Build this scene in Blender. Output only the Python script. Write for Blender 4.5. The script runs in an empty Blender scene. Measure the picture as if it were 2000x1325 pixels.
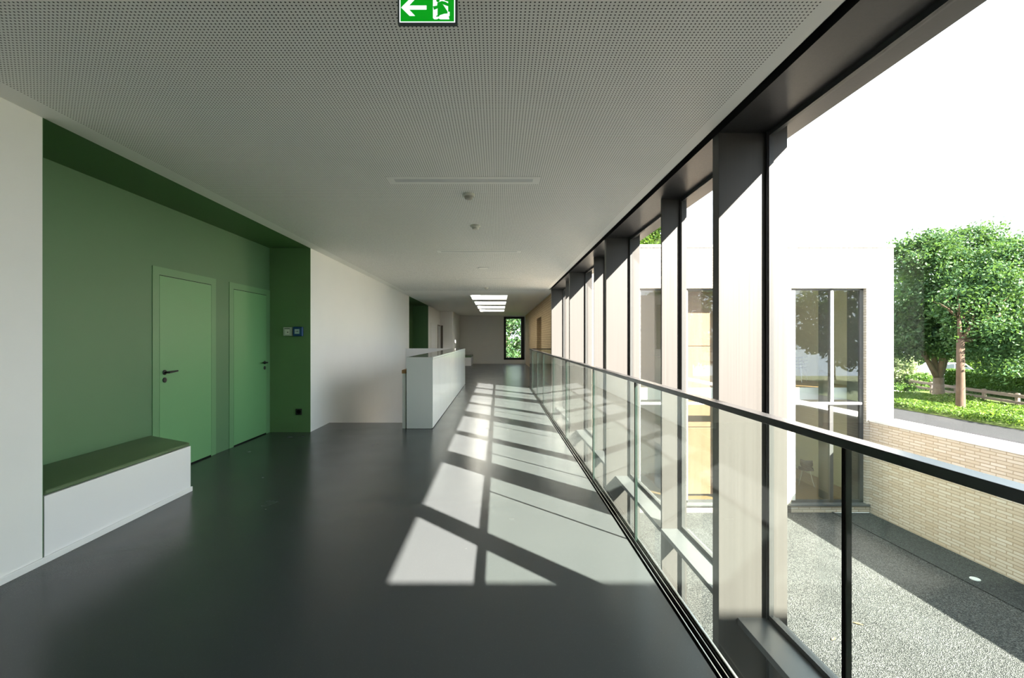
import bpy, bmesh, math, random
import numpy as np
from mathutils import Vector, Matrix

SC = bpy.context.scene
COL = SC.collection
F = 889.0                       # focal length in pixels of the 2000 wide frame
VX, VY = 972.5, 663.5           # vanishing point of the corridor
EYE = 1.4

# ---------------------------------------------------------------- camera
cam_d = bpy.data.cameras.new('camera'); cam = bpy.data.objects.new('camera', cam_d); COL.objects.link(cam)
cam.location = (0, 0, EYE); cam.rotation_euler = (math.radians(90), 0, 0)
cam_d.sensor_width = 36; cam_d.lens = F / 2000 * 36
cam_d.shift_x = (1000 - VX) / 2000; cam_d.shift_y = (VY - 662.5) / 2000
cam_d.clip_start = 0.02; cam_d.clip_end = 300
SC.camera = cam

# ---------------------------------------------------------------- sky, sun, exposure
LDIR = Vector((-0.955, 0.975, -1.0))       # direction the sunlight travels
world = bpy.data.worlds.new('sky'); SC.world = world; world.use_nodes = True
bg = world.node_tree.nodes['Background']
bg.inputs['Color'].default_value = (0.79, 0.90, 1.0, 1); bg.inputs['Strength'].default_value = 0.86
sun_d = bpy.data.lights.new('sun', 'SUN'); sun_d.energy = 14.5; sun_d.angle = math.radians(0.55); sun_d.color = (1.0, 0.91, 0.80)
sun = bpy.data.objects.new('sun', sun_d); COL.objects.link(sun)
sun.location = (12, -12, 14); sun.rotation_euler = LDIR.to_track_quat('-Z', 'Y').to_euler()
SC.view_settings.view_transform = 'Standard'; SC.view_settings.look = 'None'
SC.view_settings.gamma = 1; SC.view_settings.use_curve_mapping = False
SC.view_settings.exposure = 2.38
SC.cycles.max_bounces = 12; SC.cycles.diffuse_bounces = 7; SC.cycles.glossy_bounces = 5
SC.cycles.transparent_max_bounces = 32; SC.cycles.sample_clamp_indirect = 6
SC.cycles.use_denoising = True; SC.cycles.caustics_reflective = False

# ---------------------------------------------------------------- materials
def newmat(name):
    m = bpy.data.materials.new(name); m.use_nodes = True
    nt = m.node_tree
    for n in list(nt.nodes): nt.nodes.remove(n)
    out = nt.nodes.new('ShaderNodeOutputMaterial')
    return m, nt, out
def N(nt, t, **kw):
    n = nt.nodes.new(t)
    for k, v in kw.items(): setattr(n, k, v)
    return n
def mth(nt, op, a, b=None, c=None):
    n = nt.nodes.new('ShaderNodeMath'); n.operation = op
    for i, v in enumerate((a, b, c)):
        if v is None: continue
        if isinstance(v, (int, float)): n.inputs[i].default_value = v
        else: nt.links.new(v, n.inputs[i])
    return n.outputs[0]
def mixc(nt, fac, a, b):
    n = nt.nodes.new('ShaderNodeMix'); n.data_type = 'RGBA'
    for s, v in ((0, fac), (6, a), (7, b)):
        if isinstance(v, (int, float)): n.inputs[s].default_value = v
        elif isinstance(v, tuple): n.inputs[s].default_value = (*v, 1) if len(v) == 3 else v
        else: nt.links.new(v, n.inputs[s])
    return n.outputs[2]
def pos(nt):
    return nt.nodes.new('ShaderNodeNewGeometry').outputs['Position']
def scaled(nt, sx, sy, sz):
    n = nt.nodes.new('ShaderNodeVectorMath'); n.operation = 'MULTIPLY'
    nt.links.new(pos(nt), n.inputs[0]); n.inputs[1].default_value = (sx, sy, sz); return n.outputs[0]
def noise(nt, vec, scale=1.0, detail=2.0, rough=.5):
    n = nt.nodes.new('ShaderNodeTexNoise'); nt.links.new(vec, n.inputs['Vector'])
    n.inputs['Scale'].default_value = scale; n.inputs['Detail'].default_value = detail; n.inputs['Roughness'].default_value = rough
    return n.outputs['Fac']
def bump(nt, h, strength, dist, node):
    b = nt.nodes.new('ShaderNodeBump'); b.inputs['Strength'].default_value = strength; b.inputs['Distance'].default_value = dist
    nt.links.new(h, b.inputs['Height']); nt.links.new(b.outputs[0], node.inputs['Normal'])
def principled(nt, out, rough=.5, spec=.5, metal=0.0, coat=0.0):
    p = nt.nodes.new('ShaderNodeBsdfPrincipled')
    p.inputs['Roughness'].default_value = rough; p.inputs['Specular IOR Level'].default_value = spec
    p.inputs['Metallic'].default_value = metal; p.inputs['Coat Weight'].default_value = coat
    nt.links.new(p.outputs[0], out.inputs[0]); return p
def paint(name, col, rough=.5, spec=.4, var=.06, scale=(3, 3, 3), bmp=0.0, metal=0.0, coat=0.0, emit=0.0):
    m, nt, out = newmat(name); p = principled(nt, out, rough, spec, metal, coat)
    f = noise(nt, scaled(nt, *scale), 1.0, 3.0)
    lo = tuple(c * (1 - var) for c in col); hi = tuple(min(1, c * (1 + var)) for c in col)
    c = mixc(nt, f, lo, hi); nt.links.new(c, p.inputs['Base Color'])
    if emit: nt.links.new(c, p.inputs['Emission Color']); p.inputs['Emission Strength'].default_value = emit
    if bmp: bump(nt, noise(nt, scaled(nt, 60, 60, 60), 1.0, 2.0), bmp, .003, p)
    return m
def glass(name, tint, gloss=(1, 1, 1), r0=.04, rough=0.0):
    m, nt, out = newmat(name)
    g = nt.nodes.new('ShaderNodeNewGeometry')
    d = nt.nodes.new('ShaderNodeVectorMath'); d.operation = 'DOT_PRODUCT'
    nt.links.new(g.outputs['Incoming'], d.inputs[0]); nt.links.new(g.outputs['Normal'], d.inputs[1])
    c = mth(nt, 'ABSOLUTE', d.outputs['Value'])
    k = mth(nt, 'POWER', mth(nt, 'SUBTRACT', 1.0, c), 5.0)
    fr = mth(nt, 'ADD', mth(nt, 'MULTIPLY', k, 1 - r0), r0)
    t = nt.nodes.new('ShaderNodeBsdfTransparent'); t.inputs[0].default_value = (*tint, 1)
    s = nt.nodes.new('ShaderNodeBsdfGlossy'); s.inputs['Roughness'].default_value = rough; s.inputs[0].default_value = (*gloss, 1)
    x = nt.nodes.new('ShaderNodeMixShader'); nt.links.new(fr, x.inputs[0]); nt.links.new(t.outputs[0], x.inputs[1]); nt.links.new(s.outputs[0], x.inputs[2])
    nt.links.new(x.outputs[0], out.inputs[0]); return m
def brickmat(name, c1, c2, mortar, bw=.26, bh=.062, ms=.009, var=.5, rough=.85):
    m, nt, out = newmat(name); p = principled(nt, out, rough, .2)
    sep = nt.nodes.new('ShaderNodeSeparateXYZ'); nt.links.new(pos(nt), sep.inputs[0])
    u = mth(nt, 'ADD', sep.outputs[0], sep.outputs[1])
    wob = noise(nt, scaled(nt, 6, 6, 9), 1.0, 2.0)
    cb = nt.nodes.new('ShaderNodeCombineXYZ')
    nt.links.new(mth(nt, 'ADD', u, mth(nt, 'MULTIPLY', wob, .03)), cb.inputs[0]); nt.links.new(mth(nt, 'ADD', sep.outputs[2], mth(nt, 'MULTIPLY', wob, .008)), cb.inputs[1])
    b = nt.nodes.new('ShaderNodeTexBrick'); nt.links.new(cb.outputs[0], b.inputs['Vector'])
    b.inputs['Scale'].default_value = 1; b.inputs['Brick Width'].default_value = bw; b.inputs['Row Height'].default_value = bh
    b.inputs['Mortar Size'].default_value = ms; b.inputs['Mortar Smooth'].default_value = .35; b.offset = .37
    b.inputs['Color1'].default_value = (*c1, 1); b.inputs['Color2'].default_value = (*c2, 1); b.inputs['Mortar'].default_value = (*mortar, 1)
    n2 = noise(nt, scaled(nt, 2.2, 2.2, 14), 1.0, 3.0)
    c = mixc(nt, mth(nt, 'MULTIPLY', n2, var), b.outputs['Color'], (c2[0] * .8, c2[1] * .62, c2[2] * .5))
    nt.links.new(c, p.inputs['Base Color'])
    bump(nt, mth(nt, 'SUBTRACT', mth(nt, 'MULTIPLY', wob, .3), b.outputs['Fac']), .5, .01, p)
    return m
def dotsmat(name, col):
    """white acoustic board punched with a square grid of 8 mm holes"""
    m, nt, out = newmat(name); p = principled(nt, out, .6, .3)
    sep = nt.nodes.new('ShaderNodeSeparateXYZ'); nt.links.new(pos(nt), sep.inputs[0]); P = .01826
    def cell(s, off):
        return mth(nt, 'SUBTRACT', mth(nt, 'FRACT', mth(nt, 'ADD', mth(nt, 'DIVIDE', s, P), 1000 + off)), .5)
    cx, cy = cell(sep.outputs[0], .2), cell(sep.outputs[1], .4)
    d = mth(nt, 'SQRT', mth(nt, 'ADD', mth(nt, 'MULTIPLY', cx, cx), mth(nt, 'MULTIPLY', cy, cy)))
    hole = mth(nt, 'LESS_THAN', d, .215)
    inx = mth(nt, 'MULTIPLY', mth(nt, 'GREATER_THAN', sep.outputs[0], -2.675), mth(nt, 'LESS_THAN', sep.outputs[0], 1.335))
    iny = mth(nt, 'LESS_THAN', sep.outputs[1], 12.9)
    fac = mth(nt, 'MULTIPLY', hole, mth(nt, 'MULTIPLY', inx, iny))
    f = noise(nt, scaled(nt, .8, .8, .8), 1.0, 2.0)
    base = mixc(nt, f, tuple(c * .97 for c in col), col)
    nt.links.new(mixc(nt, fac, base, (.025, .027, .027)), p.inputs['Base Color'])
    return m
def floormat(name):
    m, nt, out = newmat(name); p = principled(nt, out, .34, .36)
    v = scaled(nt, 1, 1, 1)
    sp = noise(nt, v, 330, 1.0); spk = mth(nt, 'GREATER_THAN', sp, .74)
    big = noise(nt, v, .9, 4.0)
    base = mixc(nt, big, (.048, .053, .057), (.058, .063, .066))
    c = mixc(nt, mth(nt, 'MULTIPLY', spk, .3), base, (.3, .31, .3))
    # sheet joints of the vinyl
    sep = nt.nodes.new('ShaderNodeSeparateXYZ'); nt.links.new(pos(nt), sep.inputs[0])
    nt.links.new(c, p.inputs['Base Color'])
    r = mth(nt, 'ADD', mth(nt, 'MULTIPLY', noise(nt, v, 2.2, 5.0), .12), .19); nt.links.new(r, p.inputs['Roughness'])
    bump(nt, noise(nt, v, 160, 2.0), .12, .002, p)
    return m
def gravelmat(name, a, b):
    m, nt, out = newmat(name); p = principled(nt, out, .9, .2)
    vo = nt.nodes.new('ShaderNodeTexVoronoi'); vo.inputs['Scale'].default_value = 66; nt.links.new(pos(nt), vo.inputs['Vector'])
    sep = nt.nodes.new('ShaderNodeSeparateColor'); nt.links.new(vo.outputs['Color'], sep.inputs[0])
    big = noise(nt, scaled(nt, 1, 1, 1), 1.3, 5.0)
    c = mixc(nt, mth(nt, 'MULTIPLY', mth(nt, 'POWER', sep.outputs[0], 1.6), mth(nt, 'ADD', big, .45)), a, b)
    nt.links.new(c, p.inputs['Base Color'])
    bump(nt, vo.outputs['Distance'], 1.0, .03, p)
    return m
def brushed(name, col, rough=.42, spec=.45):
    m, nt, out = newmat(name); p = principled(nt, out, rough, spec)
    f = noise(nt, scaled(nt, 90, 90, .6), 1.0, 3.0)
    nt.links.new(mixc(nt, f, tuple(c * .9 for c in col), tuple(c * 1.1 for c in col)), p.inputs['Base Color'])
    nt.links.new(mth(nt, 'ADD', mth(nt, 'MULTIPLY', f, .2), rough - .1), p.inputs['Roughness'])
    return m
def woodmat(name, a, b, rough=.5, s=(25, 25, 1.2)):
    m, nt, out = newmat(name); p = principled(nt, out, rough, .35)
    f = noise(nt, scaled(nt, *s), 1.0, 4.0)
    nt.links.new(mixc(nt, f, a, b), p.inputs['Base Color']); return m
def leafmat(name, a, b, trans=.45):
    m, nt, out = newmat(name)
    oi = nt.nodes.new('ShaderNodeNewGeometry')
    c = mixc(nt, oi.outputs['Random Per Island'], a, b)
    p = nt.nodes.new('ShaderNodeBsdfPrincipled'); p.inputs['Roughness'].default_value = .55; p.inputs['Specular IOR Level'].default_value = .28
    nt.links.new(c, p.inputs['Base Color'])
    t = nt.nodes.new('ShaderNodeBsdfTranslucent'); nt.links.new(mixc(nt, .45, c, (.16, .28, .03)), t.inputs[0])
    x = nt.nodes.new('ShaderNodeMixShader'); x.inputs[0].default_value = trans
    nt.links.new(p.outputs[0], x.inputs[1]); nt.links.new(t.outputs[0], x.inputs[2]); nt.links.new(x.outputs[0], out.inputs[0]); return m

M = {}
M['white'] = paint('white_wall_paint', (.86, .86, .85), .6, .3, .02, bmp=.06)
M['ceil'] = dotsmat('perforated_ceiling_board', (.87, .88, .85))
M['plain'] = paint('plain_ceiling_paint', (.87, .88, .85), .6, .3, .02)
M['floor'] = floormat('dark_vinyl_floor')
M['green'] = paint('green_wall_paint', (.105, .215, .105), .5, .4, .04, bmp=.06)
M['greenlit'] = paint('green_wall_paint_with_added_light', (.155, .29, .125), .5, .4, .04, bmp=.06)  # same green as the niche, lightened to make up for weak light here
M['dgreen'] = paint('dark_green_wall_and_shade_paint', (.06, .15, .045), .5, .4, .04)  # dark green of the far niche; doubles as painted shade on the near ceiling
M['door'] = paint('light_green_door_paint', (.155, .355, .155), .42, .4, .02)
M['frame'] = paint('green_door_frame_paint', (.14, .30, .14), .42, .4, .02)
M['black'] = paint('black_plastic', (.012, .012, .013), .4, .5, .1)
M['gap'] = paint('black_gap', (.006, .006, .006), .8, .1, .1)
M['metal'] = brushed('anthracite_brushed_casing', (.069, .066, .064), .46, .42)
M['soffit'] = brushed('dark_soffit_sheet', (.028, .028, .029), .38, .4)
M['wframe'] = brushed('dark_window_profile', (.055, .057, .058), .4, .5)
M['sill'] = brushed('grey_sill_sheet', (.088, .094, .098), .36, .55)
M['rail'] = paint('black_handrail_lacquer', (.03, .03, .032), .24, .8, .05)
M['steel'] = paint('brushed_steel', (.55, .56, .56), .25, .5, .06, (4, 200, 200), metal=1.0)
M['pane'] = glass('clear_window_glass', (.965, .972, .968))
M['mirrorpane'] = glass('solar_window_glass', (.88, .91, .895), r0=.07)
M['rpane'] = glass('greenish_balustrade_glass', (.93, .968, .935), r0=.034)
M['edge'] = paint('polished_glass_edge', (.018, .032, .027), .2, .6, .1)
M['gloss'] = paint('gloss_white_laminate', (.88, .89, .89), .16, .5, .01)
M['worktop'] = paint('gloss_grey_worktop', (.30, .31, .30), .10, .55, .03)
M['vinyl'] = paint('olive_green_upholstery', (.105, .165, .075), .42, .45, .05, bmp=.15)
M['bench'] = paint('white_bench_lacquer', (.87, .87, .88), .4, .4, .01)
M['oak'] = woodmat('oak_wood', (.32, .17, .07), (.45, .26, .12))
M['orange'] = woodmat('larch_panel_wood', (.27, .15, .095), (.38, .225, .15), .5, (18, 18, .8))
M['parquet'] = woodmat('brown_parquet', (.22, .13, .06), (.34, .21, .10), .35, (1.2, 14, 14))
M['brick'] = brickmat('cream_clinker_brick', (.66, .62, .55), (.55, .48, .38), (.40, .34, .26), .31, .072, .012, .22)
M['ibrick'] = brickmat('sand_brick_indoors', (.52, .40, .24), (.46, .35, .21), (.30, .22, .13), .24, .078, .010, .3)
M['coping'] = paint('white_coping_sheet', (.72, .73, .73), .4, .4, .02)
M['gravel'] = gravelmat('grey_gravel', (.030, .033, .035), (.150, .156, .154))
M['fines'] = gravelmat('fine_dark_gravel', (.03, .034, .038), (.10, .107, .11))
M['asphalt'] = gravelmat('grey_asphalt', (.028, .030, .034), (.048, .05, .054))
M['path'] = paint('pale_paving', (.34, .32, .29), .8, .2, .15)
M['soil'] = paint('ground_cover_soil', (.06, .085, .025), .9, .1, .3)
M['bark'] = paint('grey_brown_bark', (.13, .11, .085), .85, .2, .35, (14, 14, 5), bmp=.6)
M['barkbrown'] = paint('dark_brown_bark', (.085, .058, .042), .85, .2, .35, (14, 14, 5), bmp=.6)
M['leafA'] = leafmat('maple_leaf', (.022, .070, .026), (.060, .125, .042), .30)
M['leafB'] = leafmat('shrub_leaf', (.04, .10, .014), (.10, .16, .024))
M['leafC'] = leafmat('hedge_leaf', (.03, .085, .015), (.07, .15, .02), .3)
M['leafD'] = leafmat('pale_shrub_leaf', (.22, .29, .14), (.34, .40, .24))
M['fence'] = woodmat('weathered_fence_wood', (.12, .095, .075), (.18, .15, .12), .8, (2, 2, 40))
M['cream'] = paint('cream_room_paint', (.50, .50, .40), .6, .3, .03)
M['shell'] = paint('dark_chair_shell', (.05, .035, .035), .4, .4, .1)
M['chrome'] = paint('chair_leg_steel', (.4, .38, .38), .3, .5, .05, metal=1.0)
M['alarmgrey'] = paint('light_grey_call_point', (.55, .60, .53), .4, .4, .02)
M['alarmblue'] = paint('blue_call_point', (.015, .075, .23), .35, .5, .03)
M['label'] = paint('pale_label', (.78, .82, .72), .4, .4, .02)
M['labelblue'] = paint('pale_blue_label', (.55, .68, .72), .4, .4, .02)
M['offwhite'] = paint('off_white_plastic', (.66, .65, .58), .4, .4, .02)
M['slot'] = paint('dark_opening_paint', (.16, .15, .13), .5, .4, .1)
M['lens'] = paint('grey_detector_grille', (.40, .38, .34), .5, .4, .1)
M['diffuser'] = paint('grey_unlit_diffuser', (.58, .60, .60), .35, .4, .02)
M['signgreen'] = paint('lit_sign_green', (.0, .255, .006), .3, .4, .01, emit=.22)
M['signwhite'] = paint('lit_sign_white', (.62, .70, .70), .3, .4, .01, emit=.30)
M['signframe'] = paint('grey_sign_housing', (.07, .085, .08), .4, .4, .03)
M['car'] = paint('silver_blue_car_paint', (.42, .50, .58), .25, .6, .02, coat=.6)
M['carglass'] = paint('dark_car_glass', (.02, .03, .04), .08, .8, .02)
M['tyre'] = paint('tyre_rubber', (.015, .015, .015), .8, .2, .1)
M['leafdry'] = paint('dry_leaf', (.35, .22, .08), .7, .2, .2)
M['lamp'] = paint('glass_ground_lamp', (.6, .66, .66), .2, .6, .03)

# ---------------------------------------------------------------- mesh helpers
class MB:
    def __init__(s): s.v = []; s.f = []; s.mi = []
    def box(s, x0, x1, y0, y1, z0, z1, mi=0):
        b = len(s.v)
        s.v += [(x0, y0, z0), (x1, y0, z0), (x1, y1, z0), (x0, y1, z0), (x0, y0, z1), (x1, y0, z1), (x1, y1, z1), (x0, y1, z1)]
        s.f += [(b, b+3, b+2, b+1), (b+4, b+5, b+6, b+7), (b, b+1, b+5, b+4), (b+1, b+2, b+6, b+5), (b+2, b+3, b+7, b+6), (b+3, b, b+4, b+7)]
        s.mi += [mi] * 6; return s
    def prism(s, pts, axis, a, b_, mi=0):
        """closed polygon pts (2d) pulled along axis from a to b_"""
        n = len(pts); b = len(s.v)
        def P(p, t): return {'z': (p[0], p[1], t), 'y': (p[0], t, p[1]), 'x': (t, p[0], p[1])}[axis]
        s.v += [P(p, a) for p in pts] + [P(p, b_) for p in pts]
        s.f += [tuple(range(b, b+n))[::-1], tuple(range(b+n, b+2*n))]
        s.f += [(b+i, b+(i+1) % n, b+n+(i+1) % n, b+n+i) for i in range(n)]
        s.mi += [mi] * (n + 2); return s
    def tube(s, path, radii, k=10, mi=0):
        b = len(s.v); path = [Vector(p) for p in path]
        for i, p in enumerate(path):
            d = (path[min(i+1, len(path)-1)] - path[max(i-1, 0)]).normalized()
            a = d.orthogonal().normalized() if abs(d.z) < .9 else Vector((1, 0, 0)); a = (a - d * a.dot(d)).normalized(); c = d.cross(a)
            r = radii[i] if isinstance(radii, (list, tuple)) else radii
            s.v += [tuple(p + (a * math.cos(t) + c * math.sin(t)) * r) for t in [2*math.pi*j/k for j in range(k)]]
        for i in range(len(path)-1):
            for j in range(k):
                s.f.append((b+i*k+j, b+i*k+(j+1) % k, b+(i+1)*k+(j+1) % k, b+(i+1)*k+j)); s.mi.append(mi)
        e = b + (len(path)-1)*k
        s.f += [tuple(range(b, b+k))[::-1], tuple(range(e, e+k))]; s.mi += [mi, mi]; return s
    def lathe(s, prof, cx, cy, cz, axis='z', k=28, mi=0):
        b = len(s.v)
        for r, h in prof:
            for j in range(k):
                t = 2*math.pi*j/k; u, w = r*math.cos(t), r*math.sin(t)
                s.v.append({'z': (cx+u, cy+w, cz+h), 'y': (cx+u, cy+h, cz+w), 'x': (cx+h, cy+u, cz+w)}[axis])
        for i in range(len(prof)-1):
            for j in range(k): s.f.append((b+i*k+j, b+i*k+(j+1) % k, b+(i+1)*k+(j+1) % k, b+(i+1)*k+j)); s.mi.append(mi)
        e = b+(len(prof)-1)*k
        s.f += [tuple(range(b, b+k))[::-1], tuple(range(e, e+k))]; s.mi += [mi, mi]; return s
    def build(s, name, mats, parent=None, bevel=0, smooth=False, seg=2):
        me = bpy.data.meshes.new(name); me.from_pydata(s.v, [], s.f)
        bm = bmesh.new(); bm.from_mesh(me); bmesh.ops.recalc_face_normals(bm, faces=bm.faces); bm.to_mesh(me); bm.free()
        for m in (mats if isinstance(mats, list) else [mats]): me.materials.append(M[m])
        me.polygons.foreach_set('material_index', s.mi)
        if smooth: me.polygons.foreach_set('use_smooth', [True]*len(me.polygons))
        o = bpy.data.objects.new(name, me); COL.objects.link(o)
        if parent: o.parent = parent; o.matrix_parent_inverse = Matrix.Translation(-parent.location) if parent.type == 'EMPTY' else Matrix()
        if bevel:
            b = o.modifiers.new('edge', 'BEVEL'); b.width = bevel; b.segments = seg; b.limit_method = 'ANGLE'
        return o
def box(name, mat, *a, parent=None, bevel=0, **k): return MB().box(*a).build(name, mat, parent, bevel, **k)
def tag(o, label=None, cat=None, group=None, kind=None):
    if label: o['label'] = label
    if cat: o['category'] = cat
    if group: o['group'] = group
    if kind: o['kind'] = kind
    return o
def thing(name, label, cat, loc=(0, 0, 0), group=None, kind=None):
    o = bpy.data.objects.new(name, None); COL.objects.link(o); o.location = loc; o.empty_display_size = .1
    return tag(o, label, cat, group, kind)
def struct(o, label=None): o['kind'] = 'structure'; (label and o.__setitem__('label', label)); return o

# ================================================================= SHELL
H = 2.782; XL = -2.835; XG = -3.45; YF = 26.3
NY0, NY1 = 2.833, 6.877; N2A, N2B = 14.53, 18.53
SKY = [(14.2, 15.75), (16.6, 18.05), (18.8, 20.25), (21.0, 22.5)]
VOID0, VOID1 = .905, .985
GZ = -3.4

# floor with the stairwell hole and the void along the facade
f = MB()
f.box(XG-.2, -1.46, -5, 7.66, -.3, 0); f.box(-1.46, VOID0, -5, 14.0, -.3, 0)
f.box(XG-.2, VOID0, 14.0, YF+.2, -.3, 0); f.box(VOID0, 1.95, 13.62, YF+.2, -.3, 0)
struct(f.build('floor', 'floor'), 'dark blue grey vinyl floor with sun patches')
struct(box('floor_2', 'floor', -6, 1.5, -5, YF+.2, GZ-.2, GZ), 'ground storey floor below the void')
# ceiling with skylight shafts
c = MB(); T = 3.80
c.box(XL, -.87, -5, YF+.2, H, T); c.box(.30, 1.416, -5, YF+.2, H, T); c.box(1.416, 2.0, 12.62, YF+.2, H, T)
ys = [-5] + [t for p in SKY for t in p] + [YF+.2]
for i in range(0, len(ys), 2): c.box(-.87, .30, ys[i], ys[i+1], H, T)
struct(c.build('ceiling', 'ceil'), 'white perforated acoustic ceiling')
cc = MB(); cc.box(XG-.2, XL, -5, YF+.2, H+.04, T); struct(cc.build('ceiling_3', 'plain'))
struct(box('ceiling_2', 'dgreen', XG, XL, NY0, NY1, H, H+.04), 'green ceiling of the door niche, shade put into its colour')
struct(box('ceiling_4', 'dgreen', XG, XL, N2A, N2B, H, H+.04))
# left wall
def wallbox(name, mat, *a, label=None): return struct(box(name, mat, *a), label)
wallbox('wall_left', 'white', XG-.05, XL, -5, NY0, 0, H, label='white wall beside the near end of the bench')
w = MB(); w.box(XL-.25, XL, NY1+.012, N2A, GZ, H+.02)
struct(w.build('wall_left_middle', 'white'), 'white wall between the green niche and the stairwell')
w = MB(); w.box(XL-.25, XL, N2B, 22.4, 0, H+.02); struct(w.build('wall_left_far', 'white'))
w = MB(); w.box(XG-.2, XG, NY0, NY1, 0, H+.04); struct(w.build('wall_left_niche', 'green'), 'green niche wall with the two green doors')
w = MB(); w.box(XG-.2, XL, NY1, NY1+.012, 0, H); struct(w.build('wall_left_niche_end', 'greenlit'), 'green end wall of the niche with the call points')
struct(box('wall_left_niche_start', 'green', XG, XL, NY0, NY0+.004, 0, H))
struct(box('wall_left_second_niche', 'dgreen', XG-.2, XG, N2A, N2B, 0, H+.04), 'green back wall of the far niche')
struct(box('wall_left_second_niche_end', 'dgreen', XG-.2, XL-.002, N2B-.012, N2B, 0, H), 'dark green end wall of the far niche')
w = MB(); w.box(XL-.25, -2.22, 22.4, YF, 0, H); struct(w.build('wall_left_projection', 'white'), 'white wall projection at the far end on the left')
w = MB(); w.box(XL-.25, .34, YF, YF+.2, 0, H); w.box(.34, 1.53, YF, YF+.2, 0, .23); w.box(.34, 1.53, YF, YF+.2, 2.716, H); w.box(1.53, 1.95, YF, YF+.2, 0, H)
struct(w.build('wall_far', 'white'), 'far end wall with the narrow tall window')
struct(box('wall_behind', 'white', XG-.2, 2.09, -5.2, -5, GZ, T))
struct(box('wall_near_right', 'white', 1.416, 2.09, -5, -1.3, GZ, T))
struct(box('wall_lower_left', 'white', -6.2, -6, -5, YF+.2, GZ, -.3))
struct(box('wall_lower_far', 'white', -6, 2.0, YF, YF+.2, GZ, 0))
# slab edge toward the void
struct(box('trim_3', 'metal', VOID1, VOID1+.006, -5, 13.6, -.3, -.002))
struct(box('trim_4', 'metal', VOID0, VOID1, -5, 13.6, -.3, -.03))
# baseboards
b = MB(); b.box(XL, XL+.012, -5, 4.21, 0, .042); struct(b.build('baseboard_left', 'white', bevel=.002), 'white baseboard running along wall and bench')
b = MB(); b.box(-2.22, .34, YF-.012, YF, 0, .07); b.box(.34, 1.59, YF-.012, YF, 0, .07); struct(b.build('baseboard_far', 'white'))
# brick wall on the right at the far end with a doorway recess
BX = 1.59; RY0, RY1 = 16.7, 18.6
w = MB(); w.box(BX, BX+.36, 12.63, RY0, 0, H); w.box(BX, BX+.36, RY1, YF, 0, H); w.box(BX, BX+.36, RY0, RY1, 2.24, H)
struct(w.build('wall_right', 'ibrick'), 'sand coloured brick wall beyond the glass balustrade')
struct(box('door_3', 'ibrick', BX+.36, BX+.40, RY0-.1, RY1+.1, 0, 2.3), 'brick doorway recess in the right wall')

# doors in the green niche -----------------------------------------------------
def green_door(name, fy0, y0, y1, fy1, hy, hdir, label):
    r = thing(name, label, 'door', (XG, y0, 0)); r['kind'] = 'structure'
    fr = MB(); fr.box(XG, XG+.006, fy0, y0-.004, 0, 2.14); fr.box(XG, XG+.006, y1+.003, fy1, 0, 2.14); fr.box(XG, XG+.006, y0-.004, y1+.003, 2.061, 2.14)
    fr.build('door_frame', 'frame', r)
    g = MB(); g.box(XG, XG+.002, y0-.004, y1+.004, 0, 2.062); g.build('shadow_gap', 'gap', r)
    lf = MB(); lf.box(XG+.002, XG+.006, y0+.0, y1, .016, 2.054); leaf = lf.build('door_leaf', 'door', r)
    h = MB(); x = XG+.006
    h.lathe([(.026, 0), (.026, .008), (.022, .010)], x, hy, 1.06, 'x'); h.lathe([(.010, 0), (.010, .045)], x, hy, 1.06, 'x', 14)
    h.tube([(x+.045, hy, 1.06), (x+.047, hy+hdir*.03, 1.062), (x+.047, hy+hdir*.13, 1.068)], [.0115, .011, .0085], 12)
    h.build('door_handle', 'black', leaf, smooth=False)
    k = MB(); k.lathe([(.026, 0), (.026, .008), (.022, .010)], x, hy, .982, 'x'); k.box(x+.009, x+.011, hy-.003, hy+.003, .972, .992)
    k.build('keyhole_rosette', 'black', leaf)
green_door('door_1', 4.54, 4.636, 5.467, 5.561, 4.70, 1, 'green niche door nearest to the bench')
green_door('door_2', 5.84, 5.936, 6.770, NY1, 6.715, -1, 'green niche door beside the corner with the call points')
# far white doors
r = thing('door_4', 'white door on the far left wall', 'door', (XL, 19.3, 0)); r['kind'] = 'structure'
box('door_frame', 'white', XL, XL+.02, 19.2, 20.5, 0, 2.12, parent=r); box('door_leaf', 'bench', XL+.02, XL+.03, 19.3, 20.4, .01, 2.05, parent=r)
r = thing('door_5', 'brown framed narrow door on the far left wall', 'door', (XL, 21.4, 0)); r['kind'] = 'structure'
box('door_frame', 'path', XL, XL+.02, 21.35, 22.3, 0, 2.1, parent=r); box('door_leaf', 'diffuser', XL+.02, XL+.03, 21.45, 22.2, .01, 2.04, parent=r)
r = thing('door_6', 'dark narrow door opening in the projecting white wall', 'door', (XL, 22.39, 0)); r['kind'] = 'structure'
box('door_leaf', 'slot', XL+.02, XL+.13, 22.385, 22.40, .01, 2.09, parent=r)
# far window
r = thing('window_9', 'narrow tall black framed window in the far wall', 'window', (.34, YF, .23)); r['kind'] = 'structure'
fr = MB(); x0, x1, z0, z1 = .34, 1.53, .23, 2.716
fr.box(x0, x0+.13, YF-.02, YF+.2, z0, z1); fr.box(x1-.20, x1, YF-.02, YF+.2, z0, z1); fr.box(x0, x1, YF-.02, YF+.2, z0, z0+.12); fr.box(x0, x1, YF-.02, YF+.2, z1-.12, z1)
fr.build('window_frame', 'black', r); box('pane', 'pane', x0+.13, x1-.2, YF+.09, YF+.1, z0+.12, z1-.12, parent=r)

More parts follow.
